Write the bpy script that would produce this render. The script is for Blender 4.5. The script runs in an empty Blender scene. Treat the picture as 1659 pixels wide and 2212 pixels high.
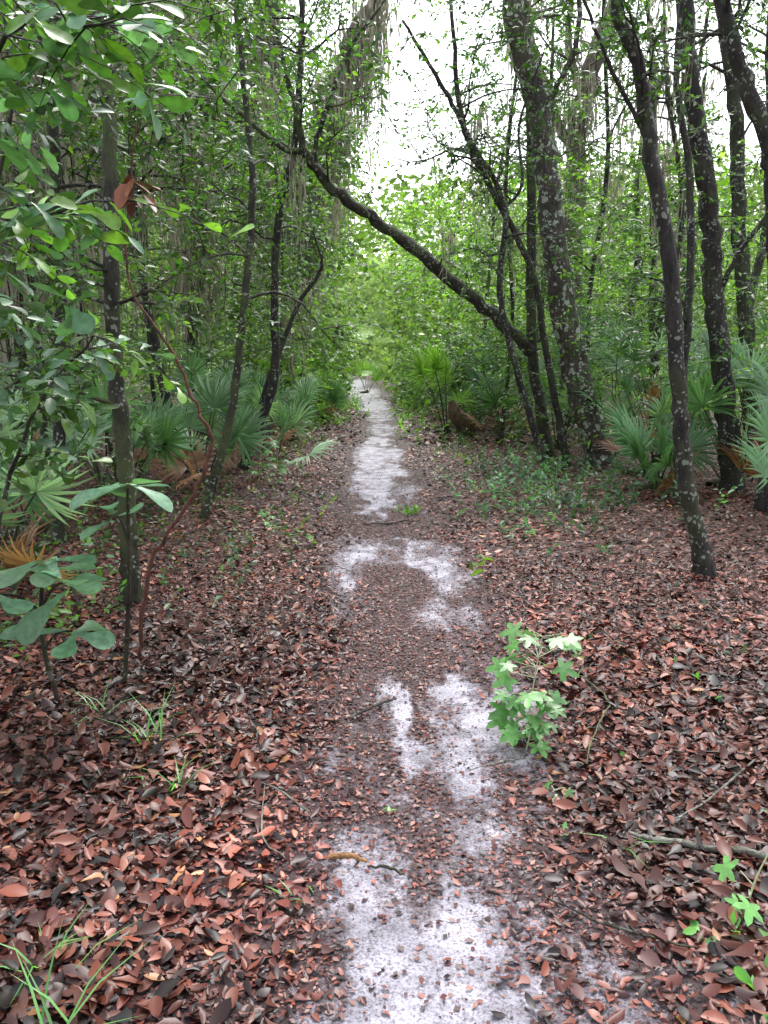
import bpy, math, random
import numpy as np
from mathutils import Vector
random.seed(7); rng=np.random.default_rng(7)
scene=bpy.context.scene
scene.view_settings.view_transform='Standard'; scene.view_settings.look='None'; scene.view_settings.exposure=0

# ------------------------------------------------------------ helpers
def nrm(v):
    v=np.asarray(v,float); return v/np.maximum(np.linalg.norm(v,axis=-1,keepdims=True),1e-9)
def hash3(i,j,k):
    n=(i*374761393+j*668265263+k*2147483647)&0xffffffff
    n=((n^(n>>13))*1274126177)&0xffffffff
    n=(n^(n>>16))&0xffffffff
    return n/4294967295.0
def vnoise(x,y,z=0.0):
    x=np.asarray(x,float);y=np.asarray(y,float);z=np.zeros_like(x)+z
    xi=np.floor(x).astype(np.int64);yi=np.floor(y).astype(np.int64);zi=np.floor(z).astype(np.int64)
    fx=x-xi;fy=y-yi;fz=z-zi
    fx=fx*fx*(3-2*fx);fy=fy*fy*(3-2*fy);fz=fz*fz*(3-2*fz)
    r=0
    for a in (0,1):
        for b in (0,1):
            for c in (0,1):
                w=(fx if a else 1-fx)*(fy if b else 1-fy)*(fz if c else 1-fz)
                r=r+w*hash3(xi+a,yi+b,zi+c)
    return r
def fbm(x,y,z=0.0):
    x=np.asarray(x,float);y=np.asarray(y,float)
    return (vnoise(x,y,z)*.55+vnoise(x*2.1+7,y*2.1+3,z+5)*.28+vnoise(x*4.3+1,y*4.3+9,z+11)*.17)

def make_obj(name,V,loops,starts,mat,C=None,smooth=False,parent=None,attr="col"):
    me=bpy.data.meshes.new(name)
    V=np.ascontiguousarray(V,dtype=np.float32)
    me.vertices.add(len(V)); me.vertices.foreach_set("co",V.ravel())
    loops=np.asarray(loops,dtype=np.int32); starts=np.asarray(starts,dtype=np.int32)
    me.loops.add(len(loops)); me.loops.foreach_set("vertex_index",loops)
    me.polygons.add(len(starts)); me.polygons.foreach_set("loop_start",starts)
    if smooth: me.polygons.foreach_set("use_smooth",np.ones(len(starts),dtype=bool))
    me.update(calc_edges=True)
    if C is not None:
        a=me.attributes.new(attr,'FLOAT_COLOR','POINT')
        CC=np.ones((len(V),4),dtype=np.float32); CC[:,:3]=C
        a.data.foreach_set("color",CC.ravel())
    me.materials.append(mat)
    ob=bpy.data.objects.new(name,me); scene.collection.objects.link(ob)
    if parent is not None: ob.parent=parent
    return ob

class Mass:
    def __init__(s): s.V=[];s.L=[];s.S=[];s.C=[];s.nv=0;s.nl=0
    def add(s,tm,pos,d,n,size,col,grad=None):
        tv,tl,ts=tm
        pos=np.asarray(pos,float).reshape(-1,3);N=len(pos)
        if N==0:return
        y=nrm(d);x=np.cross(y,n);bad=np.linalg.norm(x,axis=1)<1e-4
        x[bad]=np.cross(y[bad],[1,.3,.2]);x=nrm(x);z=np.cross(x,y)
        size=np.asarray(size,float)
        if size.ndim==1: size=np.stack([size,size,size],1)
        loc=tv[None]*size[:,None,:]
        P=pos[:,None,:]+loc[...,0:1]*x[:,None]+loc[...,1:2]*y[:,None]+loc[...,2:3]*z[:,None]
        m=len(tv)
        s.V.append(P.reshape(-1,3))
        c=np.repeat(np.asarray(col,float).reshape(-1,1,3)*np.ones((N,1,1)),m,axis=1)
        s.C.append(c.reshape(-1,3))
        s.L.append((tl[None]+ (np.arange(N)*m)[:,None]).ravel()+s.nv)
        s.S.append((ts[None]+(np.arange(N)*len(tl))[:,None]).ravel()+s.nl)
        s.nv+=N*m;s.nl+=N*len(tl)
    def raw(s,V,L,S,C):
        s.V.append(V);s.L.append(np.asarray(L)+s.nv);s.S.append(np.asarray(S)+s.nl)
        s.C.append(np.ones((len(V),3))*np.asarray(C));s.nv+=len(V);s.nl+=len(L)
    def build(s,name,mat,smooth=False,parent=None,pale=False):
        if not s.V: return None
        V=np.concatenate(s.V);C=np.concatenate(s.C)
        if pale:   # distance haze blended into the leaf colours, stronger deeper in the wood
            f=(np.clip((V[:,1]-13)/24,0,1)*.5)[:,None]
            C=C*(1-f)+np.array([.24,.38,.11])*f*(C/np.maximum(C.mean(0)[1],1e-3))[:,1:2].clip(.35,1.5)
        return make_obj(name,V,np.concatenate(s.L),np.concatenate(s.S),mat,C,smooth,parent)

def templ(v,faces):
    l=[];st=[]
    for f in faces: st.append(len(l)); l+=list(f)
    return (np.array(v,float),np.array(l),np.array(st))
def leaf_t(ws,ys,curl=0.15,fold=0.25,wid=.35,twist=0.0):
    v=[(0,0,0)];F=[]
    n=len(ws)
    for i,(w,y) in enumerate(zip(ws,ys)):
        z=-curl*y*y; tw=twist*(y-.5)
        v+=[(-w*wid,y,z+fold*w*wid+tw*w*wid),(0,y,z),(w*wid,y,z+fold*w*wid-tw*w*wid)]
    v.append((0,1,-curl)); t=len(v)-1
    F.append((0,2,1));F.append((0,3,2))
    for i in range(n-1):
        a=1+3*i;b=a+3
        F.append((a,a+1,b+1,b));F.append((a+1,a+2,b+2,b+1))
    a=1+3*(n-1)
    F.append((a,a+1,t));F.append((a+1,a+2,t))
    return templ(v,F)
L_simple=templ([(0,0,0),(-.22,.45,.05),(0,.5,-.03),(.22,.45,.05),(0,1,-.12)],[(0,2,4,1),(0,3,4,2)])
L_card=templ([(0,0,0),(-.3,.5,.06),(0,1,-.1),(.3,.5,.06)],[(0,3,2,1)])
L_ov=[leaf_t([.7,1,.65],[.22,.55,.85],c,f,w,t) for c,f,w,t in ((.15,.3,.22,0),(-.25,.6,.2,.5),(.4,.2,.24,-.4),(.05,.9,.26,.2),(-.1,-.5,.22,.8))]
L_sp=[leaf_t([.22,.4,.9,1.0,.85,.5],[.18,.42,.66,.80,.91,.975],c,f,w) for c,f,w in ((.15,.25,.24),(.3,.3,.23),(-.1,.15,.26))]
PRISM=templ([(-1,0,-.58),(1,0,-.58),(0,0,1.15),(-.8,1,-.46),(.8,1,-.46),(0,1,.92)],[(0,1,4,3),(1,2,5,4),(2,0,3,5)])
def lobed():
    v=[(0,.38,0)];out=[]
    for i in range(5):
        a=math.radians(-125+i*62.5); R=(.42,.52,.62,.52,.42)[i]
        for da,rr in ((-29,.42),(-15,.74),(0,1.0),(15,.74)):
            aa=a+math.radians(da); r=R*rr if rr<1 else R
            out.append((math.sin(aa)*r,.38+math.cos(aa)*r,-.25*r*r))
    aa=math.radians(152);out.append((math.sin(aa)*.15,.38+math.cos(aa)*.2,0));out.append((0,.28,0))
    v+=out;n=len(out)
    return templ(v,[(0,1+(i+1)%n,1+i) for i in range(n)])
L_lobe=lobed()

def catmull(P,sub):
    P=np.asarray(P,float);n=len(P)
    if n<3 or sub<2: return P
    Q=np.vstack([2*P[0]-P[1],P,2*P[-1]-P[-2]]);o=[]
    for i in range(n-1):
        p0,p1,p2,p3=Q[i:i+4]
        for k in range(sub):
            t=k/sub
            o.append(.5*((2*p1)+(-p0+p2)*t+(2*p0-5*p1+4*p2-p3)*t*t+(-p0+3*p1-3*p2+p3)*t**3))
    o.append(P[-1]);return np.array(o)
def tube(mass,P,r,sides=8,sub=4,col=(.5,.5,.5),rough=.08,wob=0.0):
    P=np.asarray(P,float)
    r=np.asarray(r,float)
    PR=np.hstack([P,r.reshape(-1,1)]) ; PR=catmull(PR,sub)
    P=PR[:,:3].copy();r=np.maximum(PR[:,3],.001)
    n=len(P)
    if wob>0 and n>3:
        w=rng.normal(0,1,(n,3))*wob; w[0]=0; P+=w
    T=np.gradient(P,axis=0);T=nrm(T)
    ref=np.array([0,1.,0.15]);ref=np.tile(ref,(n,1))
    par=np.abs((T*nrm(ref)).sum(1))>.95; ref[par]=[1,.1,0]
    X=nrm(np.cross(T,ref));Y=np.cross(X,T)
    a=np.arange(sides)/sides*2*math.pi
    rr=r[:,None]*(1+rough*rng.normal(0,1,(n,sides)))
    V=P[:,None]+X[:,None]*(np.cos(a)[None,:,None]*rr[...,None])+Y[:,None]*(np.sin(a)[None,:,None]*rr[...,None])
    V=V.reshape(-1,3)
    i=np.arange(n-1)[:,None]*sides;j=np.arange(sides)[None]
    q=np.stack([i+j,i+(j+1)%sides,i+sides+(j+1)%sides,i+sides+j],-1).reshape(-1)
    S=np.arange(len(q)//4)*4
    mass.raw(V,q,S,col)
    return P,r

# ------------------------------------------------------------ materials
def new_mat(name):
    m=bpy.data.materials.new(name);m.use_nodes=True
    nt=m.node_tree;nt.nodes.clear();return m,nt,nt.nodes,nt.links
def N(ns,t,**k):
    n=ns.new(t)
    for a,b in k.items(): setattr(n,a,b)
    return n
def leaf_mat(name,rough=.35,trans=.45,tint=(1.15,1.2,.5),spec=.5,noise=True,simple=False):
    m,nt,ns,lk=new_mat(name)
    o=N(ns,'ShaderNodeOutputMaterial')
    at=N(ns,'ShaderNodeAttribute',attribute_name="col");src=at.outputs['Color']
    if noise:
        tc=N(ns,'ShaderNodeTexCoord');nz=N(ns,'ShaderNodeTexNoise');nz.inputs['Scale'].default_value=35;nz.inputs['Detail'].default_value=2
        lk.new(tc.outputs['Object'],nz.inputs['Vector'])
        mr=N(ns,'ShaderNodeMapRange');mr.inputs[1].default_value=.3;mr.inputs[2].default_value=.7;mr.inputs[3].default_value=.7;mr.inputs[4].default_value=1.25
        lk.new(nz.outputs['Fac'],mr.inputs[0])
        mu=N(ns,'ShaderNodeVectorMath',operation='SCALE');lk.new(src,mu.inputs[0]);lk.new(mr.outputs[0],mu.inputs['Scale']);src=mu.outputs[0]
    if simple:
        b=N(ns,'ShaderNodeBsdfDiffuse');lk.new(src,b.inputs['Color'])
    else:
        b=N(ns,'ShaderNodeBsdfPrincipled');lk.new(src,b.inputs['Base Color'])
        b.inputs['Roughness'].default_value=rough;b.inputs['Specular IOR Level'].default_value=spec
    if trans>0:
        t=N(ns,'ShaderNodeBsdfTranslucent');m2=N(ns,'ShaderNodeVectorMath',operation='MULTIPLY');m2.inputs[1].default_value=tint
        lk.new(src,m2.inputs[0]);lk.new(m2.outputs[0],t.inputs['Color'])
        mx=N(ns,'ShaderNodeMixShader');mx.inputs[0].default_value=trans
        lk.new(b.outputs[0],mx.inputs[1]);lk.new(t.outputs[0],mx.inputs[2]);lk.new(mx.outputs[0],o.inputs[0])
    else: lk.new(b.outputs[0],o.inputs[0])
    return m
M_green=leaf_mat("green_leaf",.33,.42,(1.7,1.95,.6),.55,False)
M_near=leaf_mat("glossy_green_leaf",.3,.25,(1.3,1.6,.6),.5,True)
M_far=leaf_mat("far_leaf",.6,.42,(1.7,1.8,.8),.3,False,True)
M_palm=leaf_mat("palmetto_leaf",.33,.3,(1.4,1.6,.7),.55,False)
M_lit=leaf_mat("dead_leaf",.40,.0,(1,1,1),.4,False)
M_moss=leaf_mat("spanish_moss",.9,.3,(1.3,1.3,1.1),.1,False,True)

def bark_mat(name,c1,c2,lichen=0.0,green=0.0,big=False):
    m,nt,ns,lk=new_mat(name)
    o=N(ns,'ShaderNodeOutputMaterial');b=N(ns,'ShaderNodeBsdfPrincipled');lk.new(b.outputs[0],o.inputs[0])
    tc=N(ns,'ShaderNodeTexCoord');mp=N(ns,'ShaderNodeMapping');mp.inputs['Scale'].default_value=(1,1,.3)
    lk.new(tc.outputs['Object'],mp.inputs[0])
    nz=N(ns,'ShaderNodeTexNoise');nz.inputs['Scale'].default_value=28;nz.inputs['Detail'].default_value=6;nz.inputs['Roughness'].default_value=.7
    lk.new(mp.outputs[0],nz.inputs['Vector'])
    cr=N(ns,'ShaderNodeValToRGB');cr.color_ramp.elements[0].position=.38;cr.color_ramp.elements[1].position=.66
    cr.color_ramp.elements[0].color=(*c1,1);cr.color_ramp.elements[1].color=(*c2,1)
    lk.new(nz.outputs['Fac'],cr.inputs[0]);last=cr.outputs[0]
    if green>0:
        n2=N(ns,'ShaderNodeTexNoise');n2.inputs['Scale'].default_value=3.5;n2.inputs['Detail'].default_value=5;lk.new(tc.outputs['Object'],n2.inputs['Vector'])
        r2=N(ns,'ShaderNodeMapRange');r2.inputs[1].default_value=.46;r2.inputs[2].default_value=.66;r2.inputs[4].default_value=green;lk.new(n2.outputs['Fac'],r2.inputs[0])
        mx=N(ns,'ShaderNodeMixRGB');mx.inputs[2].default_value=(.09,.12,.04,1);lk.new(r2.outputs[0],mx.inputs[0]);lk.new(last,mx.inputs[1]);last=mx.outputs[0]
    if lichen>0:
        n4=N(ns,'ShaderNodeTexNoise');n4.inputs['Scale'].default_value=14;lk.new(tc.outputs['Object'],n4.inputs['Vector'])
        ad=N(ns,'ShaderNodeMixRGB',blend_type='ADD');ad.inputs[0].default_value=.08;lk.new(tc.outputs['Object'],ad.inputs[1]);lk.new(n4.outputs['Color'],ad.inputs[2])
        for sc,th in (((9.0,.24),(20.0,.24)) if big else ((13.0,.15),(28.0,.2))):
            vo=N(ns,'ShaderNodeTexVoronoi');vo.inputs['Scale'].default_value=sc;lk.new(ad.outputs[0],vo.inputs['Vector'])
            n3=N(ns,'ShaderNodeTexNoise');n3.inputs['Scale'].default_value=3+sc*.1;lk.new(tc.outputs['Object'],n3.inputs['Vector'])
            t=N(ns,'ShaderNodeMapRange');t.inputs[1].default_value=.40;t.inputs[2].default_value=.62;t.inputs[3].default_value=0;t.inputs[4].default_value=th*1.8;lk.new(n3.outputs['Fac'],t.inputs[0])
            ls=N(ns,'ShaderNodeMath',operation='LESS_THAN');lk.new(vo.outputs['Distance'],ls.inputs[0]);lk.new(t.outputs[0],ls.inputs[1])
            f=N(ns,'ShaderNodeMath',operation='MULTIPLY');f.inputs[1].default_value=lichen;lk.new(ls.outputs[0],f.inputs[0])
            mx=N(ns,'ShaderNodeMixRGB');mx.inputs[2].default_value=(.48,.54,.46,1);lk.new(f.outputs[0],mx.inputs[0]);lk.new(last,mx.inputs[1]);last=mx.outputs[0]
    lk.new(last,b.inputs['Base Color']);b.inputs['Roughness'].default_value=.7
    bp=N(ns,'ShaderNodeBump');bp.inputs['Strength'].default_value=1.0;bp.inputs['Distance'].default_value=.04;lk.new(nz.outputs['Fac'],bp.inputs['Height']);lk.new(bp.outputs[0],b.inputs['Normal'])
    return m
B_dark=bark_mat("wet_dark_bark",(.005,.005,.005),(.045,.037,.032),.45,.35)
B_lichen=bark_mat("lichen_bark",(.03,.025,.022),(.14,.12,.10),.9,.25,True)
B_moss=bark_mat("mossy_bark",(.010,.010,.007),(.06,.055,.035),.5,.8)
B_oak=bark_mat("live_oak_bark",(.05,.04,.035),(.20,.16,.135),.0,.3)
B_red=bark_mat("red_vine_bark",(.06,.025,.018),(.22,.08,.05),.0,.0)
B_twig=bark_mat("twig_bark",(.012,.010,.008),(.07,.055,.045),.2,.3)

# ------------------------------------------------------------ path centre, ground height, sand distribution
PY=[-5,0,1.6,2.6,3.7,5.4,8,12,22,32,63,90];PX=[.1,.1,.1,.2,.17,.13,.02,-.07,-.06,-.55,-2.6,-6]
def pc(y): return np.interp(y,PY,PX)
def height(x,y):
    x=np.asarray(x,float);y=np.asarray(y,float)
    f=np.exp(-np.maximum(y,0)/14)
    d=x-pc(y)
    return f*.05*(vnoise(x*.8+3,y*.8)-.5)-.03*np.exp(-(d/.45)**2)+.10*(1-np.exp(-(d/2.5)**2))*(1-np.exp(-np.maximum(y,0)/6))*.6
PATCH=[(.10,1.55,.22,.5,1.0),(.14,1.95,.20,.18,.7),(.5,1.85,.40,.35,.28),(.32,2.4,.16,.12,.36),(-.02,2.22,.12,.08,.35),
 (.01,3.35,.10,.38,.85),(.34,3.3,.08,.42,.95),(.24,2.85,.14,.20,.72),(-.06,2.95,.10,.3,.45),(.46,3.2,.18,.6,.38),(.2,2.6,.18,.2,.28),
 (-.28,5.5,.10,.85,.46),(.05,6.5,.36,.30,.56),(.35,6.35,.2,.3,.72),(.47,5.6,.12,.85,.48),(.38,4.75,.18,.3,.38),(.42,4.3,.14,.25,.34),
 (-.08,8.9,.16,.9,.9),(-.08,10.7,.28,1.6,1.05),(-.1,12.8,.31,1.6,1.0),(.3,8.8,.10,.8,.45),
 (-.1,15.2,.20,1.0,.75),(-.05,18,.26,1.5,.6),(-.1,22.5,.30,2.2,.65),(-.35,28,.45,3.6,1.0),(-1.0,37,.6,6,1.0),(-2.0,52,.75,10,1.0),(-4,75,1.0,15,1.0)]
def sand(x,y):
    x=np.asarray(x,float);y=np.asarray(y,float);m=np.zeros_like(x)
    xw=x+(fbm(x*5+2,y*2.2,3)-.5)*.30+(vnoise(x*18,y*7,6)-.5)*.09
    yw=y+(fbm(x*3+9,y*1.8,7)-.5)*.7*np.clip(y/4,.35,2)
    for cx,cy,rx,ry,s in PATCH:
        d=((xw-cx)/rx)**2+((yw-cy)/ry)**2
        m=np.maximum(m,s*np.clip(1.2-d*.48,0,1))
    m=m+ (fbm(x*9,y*3.0,2)-.5)*1.5*np.clip(m*2,0,1)
    return np.clip(m,0,1)

def grid_obj(name,xs,ys,zoff,mat,fn=None):
    X,Y=np.meshgrid(xs,ys);Z=height(X,Y)+zoff
    V=np.stack([X,Y,Z],-1).reshape(-1,3);w=len(xs);h=len(ys)
    i=np.arange(h-1)[:,None]*w;j=np.arange(w-1)[None]
    q=np.stack([i+j,i+j+1,i+w+j+1,i+w+j],-1).reshape(-1)
    C=fn(V) if fn is not None else None
    return make_obj(name,V,q,np.arange(len(q)//4)*4,mat,C,True)

def litter_ground():
    m,nt,ns,lk=new_mat("leaf_litter_soil")
    o=N(ns,'ShaderNodeOutputMaterial');b=N(ns,'ShaderNodeBsdfPrincipled');lk.new(b.outputs[0],o.inputs[0])
    tc=N(ns,'ShaderNodeTexCoord')
    vo=N(ns,'ShaderNodeTexVoronoi');vo.inputs['Scale'].default_value=28;vo.inputs['Randomness'].default_value=1;lk.new(tc.outputs['Object'],vo.inputs['Vector'])
    se=N(ns,'ShaderNodeSeparateColor');lk.new(vo.outputs['Color'],se.inputs[0])
    cr=N(ns,'ShaderNodeValToRGB');e=cr.color_ramp.elements
    e[0].position=0;e[0].color=(.012,.007,.006,1);e[1].position=1;e[1].color=(.13,.05,.036,1)
    k=e.new(.45);k.color=(.04,.016,.012,1)
    lk.new(se.outputs[0],cr.inputs[0])
    nz=N(ns,'ShaderNodeTexNoise');nz.inputs['Scale'].default_value=1.2;nz.inputs['Detail'].default_value=4;lk.new(tc.outputs['Object'],nz.inputs['Vector'])
    mr=N(ns,'ShaderNodeMapRange');mr.inputs[3].default_value=.5;mr.inputs[4].default_value=1.4;lk.new(nz.outputs['Fac'],mr.inputs[0])
    mu=N(ns,'ShaderNodeVectorMath',operation='SCALE');lk.new(cr.outputs[0],mu.inputs[0]);lk.new(mr.outputs[0],mu.inputs['Scale'])
    lk.new(mu.outputs[0],b.inputs['Base Color']);b.inputs['Roughness'].default_value=.7
    bp=N(ns,'ShaderNodeBump');bp.inputs['Strength'].default_value=.6;bp.inputs['Distance'].default_value=.02;lk.new(vo.outputs['Distance'],bp.inputs['Height']);lk.new(bp.outputs[0],b.inputs['Normal'])
    return m
def path_mat():
    m,nt,ns,lk=new_mat("white_sand_path")
    o=N(ns,'ShaderNodeOutputMaterial');b=N(ns,'ShaderNodeBsdfPrincipled');lk.new(b.outputs[0],o.inputs[0])
    tc=N(ns,'ShaderNodeTexCoord');at=N(ns,'ShaderNodeAttribute',attribute_name="col")
    se=N(ns,'ShaderNodeSeparateColor');lk.new(at.outputs['Color'],se.inputs[0])
    n1=N(ns,'ShaderNodeTexNoise');n1.inputs['Scale'].default_value=30;n1.inputs['Detail'].default_value=8;n1.inputs['Roughness'].default_value=.8;lk.new(tc.outputs['Object'],n1.inputs['Vector'])
    n2=N(ns,'ShaderNodeTexNoise');n2.inputs['Scale'].default_value=110;n2.inputs['Detail'].default_value=6;n2.inputs['Roughness'].default_value=.75;lk.new(tc.outputs['Object'],n2.inputs['Vector'])
    n3=N(ns,'ShaderNodeTexNoise');n3.inputs['Scale'].default_value=6;n3.inputs['Detail'].default_value=5;lk.new(tc.outputs['Object'],n3.inputs['Vector'])
    a=N(ns,'ShaderNodeMath',operation='MULTIPLY_ADD');lk.new(n1.outputs['Fac'],a.inputs[0]);a.inputs[1].default_value=2.4;a.inputs[2].default_value=-1.2
    a2=N(ns,'ShaderNodeMath',operation='ADD');lk.new(a.outputs[0],a2.inputs[0]);lk.new(se.outputs[0],a2.inputs[1])
    mr=N(ns,'ShaderNodeMapRange');mr.inputs[1].default_value=.2;mr.inputs[2].default_value=.85;lk.new(a2.outputs[0],mr.inputs[0])
    dirt=N(ns,'ShaderNodeValToRGB');e=dirt.color_ramp.elements
    e[0].position=.38;e[0].color=(.018,.011,.012,1);e[1].position=.68;e[1].color=(.12,.075,.08,1);lk.new(n2.outputs['Fac'],dirt.inputs[0])
    sa=N(ns,'ShaderNodeValToRGB');e=sa.color_ramp.elements
    e[0].position=.36;e[0].color=(.13,.115,.14,1);e[1].position=.54;e[1].color=(.50,.48,.56,1);lk.new(n2.outputs['Fac'],sa.inputs[0])
    m3=N(ns,'ShaderNodeMapRange');m3.inputs[1].default_value=.35;m3.inputs[2].default_value=.6;m3.inputs[3].default_value=.55;m3.inputs[4].default_value=1.1;lk.new(n3.outputs['Fac'],m3.inputs[0])
    sc=N(ns,'ShaderNodeVectorMath',operation='SCALE');lk.new(sa.outputs[0],sc.inputs[0]);lk.new(m3.outputs[0],sc.inputs['Scale'])
    mx=N(ns,'ShaderNodeMixRGB');lk.new(mr.outputs[0],mx.inputs[0]);lk.new(dirt.outputs[0],mx.inputs[1]);lk.new(sc.outputs[0],mx.inputs[2])
    lk.new(mx.outputs[0],b.inputs['Base Color']);b.inputs['Roughness'].default_value=.6;b.inputs['Specular IOR Level'].default_value=.3
    bp=N(ns,'ShaderNodeBump');bp.inputs['Strength'].default_value=.8;bp.inputs['Distance'].default_value=.015;lk.new(n1.outputs['Fac'],bp.inputs['Height']);lk.new(bp.outputs[0],b.inputs['Normal'])
    return m
M_ground=litter_ground();M_path=path_mat()
xs=np.concatenate([-np.geomspace(400,7,30),np.arange(-6.5,6.5,.125),np.geomspace(7,400,30)])
ys=np.concatenate([[-200,-80,-30,-12],np.arange(-5,16,.15),np.geomspace(16.2,700,170)])
grid_obj("ground",xs,ys,0.0,M_ground)
pys=np.concatenate([np.arange(-4,1,.1),np.arange(1,9,.022),np.geomspace(9.03,88,420)])
NW=95
t=np.linspace(-1,1,NW)
hw=np.interp(pys,[0,8,20,35,90],[.9,.85,.95,1.3,1.8])
X=pc(pys)[:,None]+t[None]*hw[:,None]+ (vnoise(pys*2,pys*0)-.5)[:,None]*.15*np.abs(t)[None]
Y=np.repeat(pys[:,None],NW,1);Z=height(X,Y)+.006-.012*np.abs(t)[None]**8
V=np.stack([X,Y,Z],-1).reshape(-1,3);w=NW
i=np.arange(len(pys)-1)[:,None]*w;j=np.arange(w-1)[None]
q=np.stack([i+j,i+j+1,i+w+j+1,i+w+j],-1).reshape(-1)
make_obj("sand_path",V,q,np.arange(len(q)//4)*4,M_path,np.repeat(sand(V[:,0],V[:,1])[:,None],3,1),True)

# ------------------------------------------------------------ leaf litter
PAL=np.array([(.15,.042,.028),(.10,.028,.021),(.24,.082,.055),(.045,.015,.012),(.018,.008,.007),(.28,.12,.085),(.18,.045,.024),(.07,.025,.023),(.010,.006,.006)])
PW=np.array([.19,.2,.12,.14,.14,.04,.06,.06,.11])
def litter(mass,n,y0,y1,smin,smax,templs,lift,xw):
    y=y0+(y1-y0)*rng.random(n)
    half=y*xw+.5
    x=(rng.random(n)*2-1)*half
    d=np.abs(x-pc(y));s=sand(x,y)
    edge=np.clip((d-.14+(vnoise(x*3,y*1.2,5)-.5)*.35)/.45,0,1)
    p=.20+.80*edge**1.1
    p*=np.clip(1-1.2*s,.03,1)
    p*=.75+.5*fbm(x*1.5,y*1.5,4)
    k=rng.random(n)<p;x=x[k];y=y[k];d=d[k];n=len(x);edge=edge[k]
    size=(smin+(smax-smin)*rng.random(n)**1.5)*(.45+.55*edge)
    z=height(x,y)+.008+rng.random(n)*lift*(.25+.75*edge)
    a=rng.random(n)*2*math.pi;tilt=rng.normal(0,.22,n)
    D=np.stack([np.cos(a),np.sin(a),tilt],1)
    U=np.stack([rng.normal(0,.30,n),rng.normal(0,.30,n),np.ones(n)*np.where(rng.random(n)<.5,1,-1)],1)
    c=PAL[rng.choice(len(PAL),n,p=PW/PW.sum())]*(.65+.7*rng.random((n,1)))
    c=c+ (1-edge[:,None])*np.array([.018,.008,.012])
    f=rng.random(n)<.012*edge; c[f]=(.36,.18,.08)
    dk=fbm(x*.9+5,y*.9,8); c*=np.clip(-.05+1.9*dk,.25,1.5)[:,None]
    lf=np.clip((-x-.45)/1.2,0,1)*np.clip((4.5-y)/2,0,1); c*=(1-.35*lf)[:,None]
    idx=rng.integers(0,len(templs),n)
    for q in range(len(templs)):
        m=idx==q
        w=.75+.6*rng.random(m.sum())
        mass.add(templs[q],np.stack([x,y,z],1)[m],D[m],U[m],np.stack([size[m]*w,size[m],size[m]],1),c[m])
lit=Mass()
litter(lit,62000,1.0,6.0,.02,.058,L_ov,.018,.62)
litter(lit,9000,1.0,4.5,.05,.088,L_ov+L_sp,.026,.62)
litter(lit,55000,6.0,14,.035,.08,[L_simple],.02,.60)
litter(lit,28000,14,34,.07,.14,[L_card],.02,.35)
n=75000;y=1.0+rng.random(n)**1.4*12;x=pc(y)+rng.normal(0,.42,n);s=sand(x,y)
k=rng.random(n)<np.clip(1-1.1*s,.12,1);x=x[k];y=y[k];n=len(x)
a=rng.random(n)*6.283
c=PAL[rng.choice(len(PAL),n,p=PW/PW.sum())]*(.6+.6*rng.random((n,1)))+np.array([.010,.005,.007])
lit.add(L_card,np.stack([x,y,height(x,y)+.009+.004*rng.random(n)],1),np.stack([np.cos(a),np.sin(a),rng.normal(0,.15,n)],1),
  np.stack([rng.normal(0,.25,n),rng.normal(0,.25,n),np.ones(n)],1),.005+.024*rng.random(n)**2.2,c)
lit.build("leaf_litter",M_lit)

# ------------------------------------------------------------ sprays (leafy twigs)
G_mid=np.array([(.040,.10,.022),(.055,.135,.025),(.028,.07,.02),(.08,.17,.03),(.045,.11,.045)])
G_bright=np.array([(.09,.20,.03),(.12,.24,.035),(.07,.15,.03),(.15,.28,.05)])
G_blue=np.array([(.065,.15,.075),(.085,.19,.10),(.055,.13,.06),(.11,.22,.13)])
def pick(P,n,v=.35):
    return P[rng.integers(0,len(P),n)]*(1-v+2*v*rng.random((n,1)))
def sprays(leaves,twigs,P0,D,L,K,size,pal,droop=.25,tm=None,twr=.003,woodcol=(.5,.5,.5),scat=0.0):
    P0=np.asarray(P0,float);D=nrm(D);n=len(P0)
    if n==0:return
    L=np.ones(n)*L
    S=nrm(np.cross(D,[0,0,1.0])+1e-4)
    def at(u):
        s=(u*L)[:,None];return P0+D*s+np.array([0,0,-1.])*droop*s*s/np.maximum(L[:,None],.01)
    bc=pick(pal,n,.3)*(.3+1.4*vnoise(P0[:,0]*1.5,P0[:,1]*.9,P0[:,2]*1.5))[:,None]
    for j in range(K):
        u=(j+.6)/K
        side=1 if j%2 else -1
        if j==K-1: side=0
        d=D*.65+S*side*.8+rng.normal(0,.35,(n,3))-np.array([0,0,.2])
        U=np.array([0,-.25,1.])+rng.normal(0,.55,(n,3))
        sz=size*(.6+.7*rng.random(n))
        c=bc*(.65+.7*rng.random((n,1)))
        T=tm if tm is not None else [L_simple]
        idx=rng.integers(0,len(T),n)
        p=at(u)
        if scat>0: p=p+rng.normal(0,scat,(n,3))
        for q in range(len(T)):
            m=idx==q
            leaves.add(T[q],p[m],d[m],U[m],sz[m],c[m])
    if twigs is not None:
        q=3
        for j in range(q):
            a=at(j/q);b=at((j+1)/q);v=b-a;l=np.linalg.norm(v,axis=1)
            r=twr*(1-.25*j)*np.ones(n)
            twigs.add(PRISM,a,v,np.array([0.3,.2,1.])+np.zeros((n,3)),np.stack([r,l,r],1),woodcol)

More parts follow.
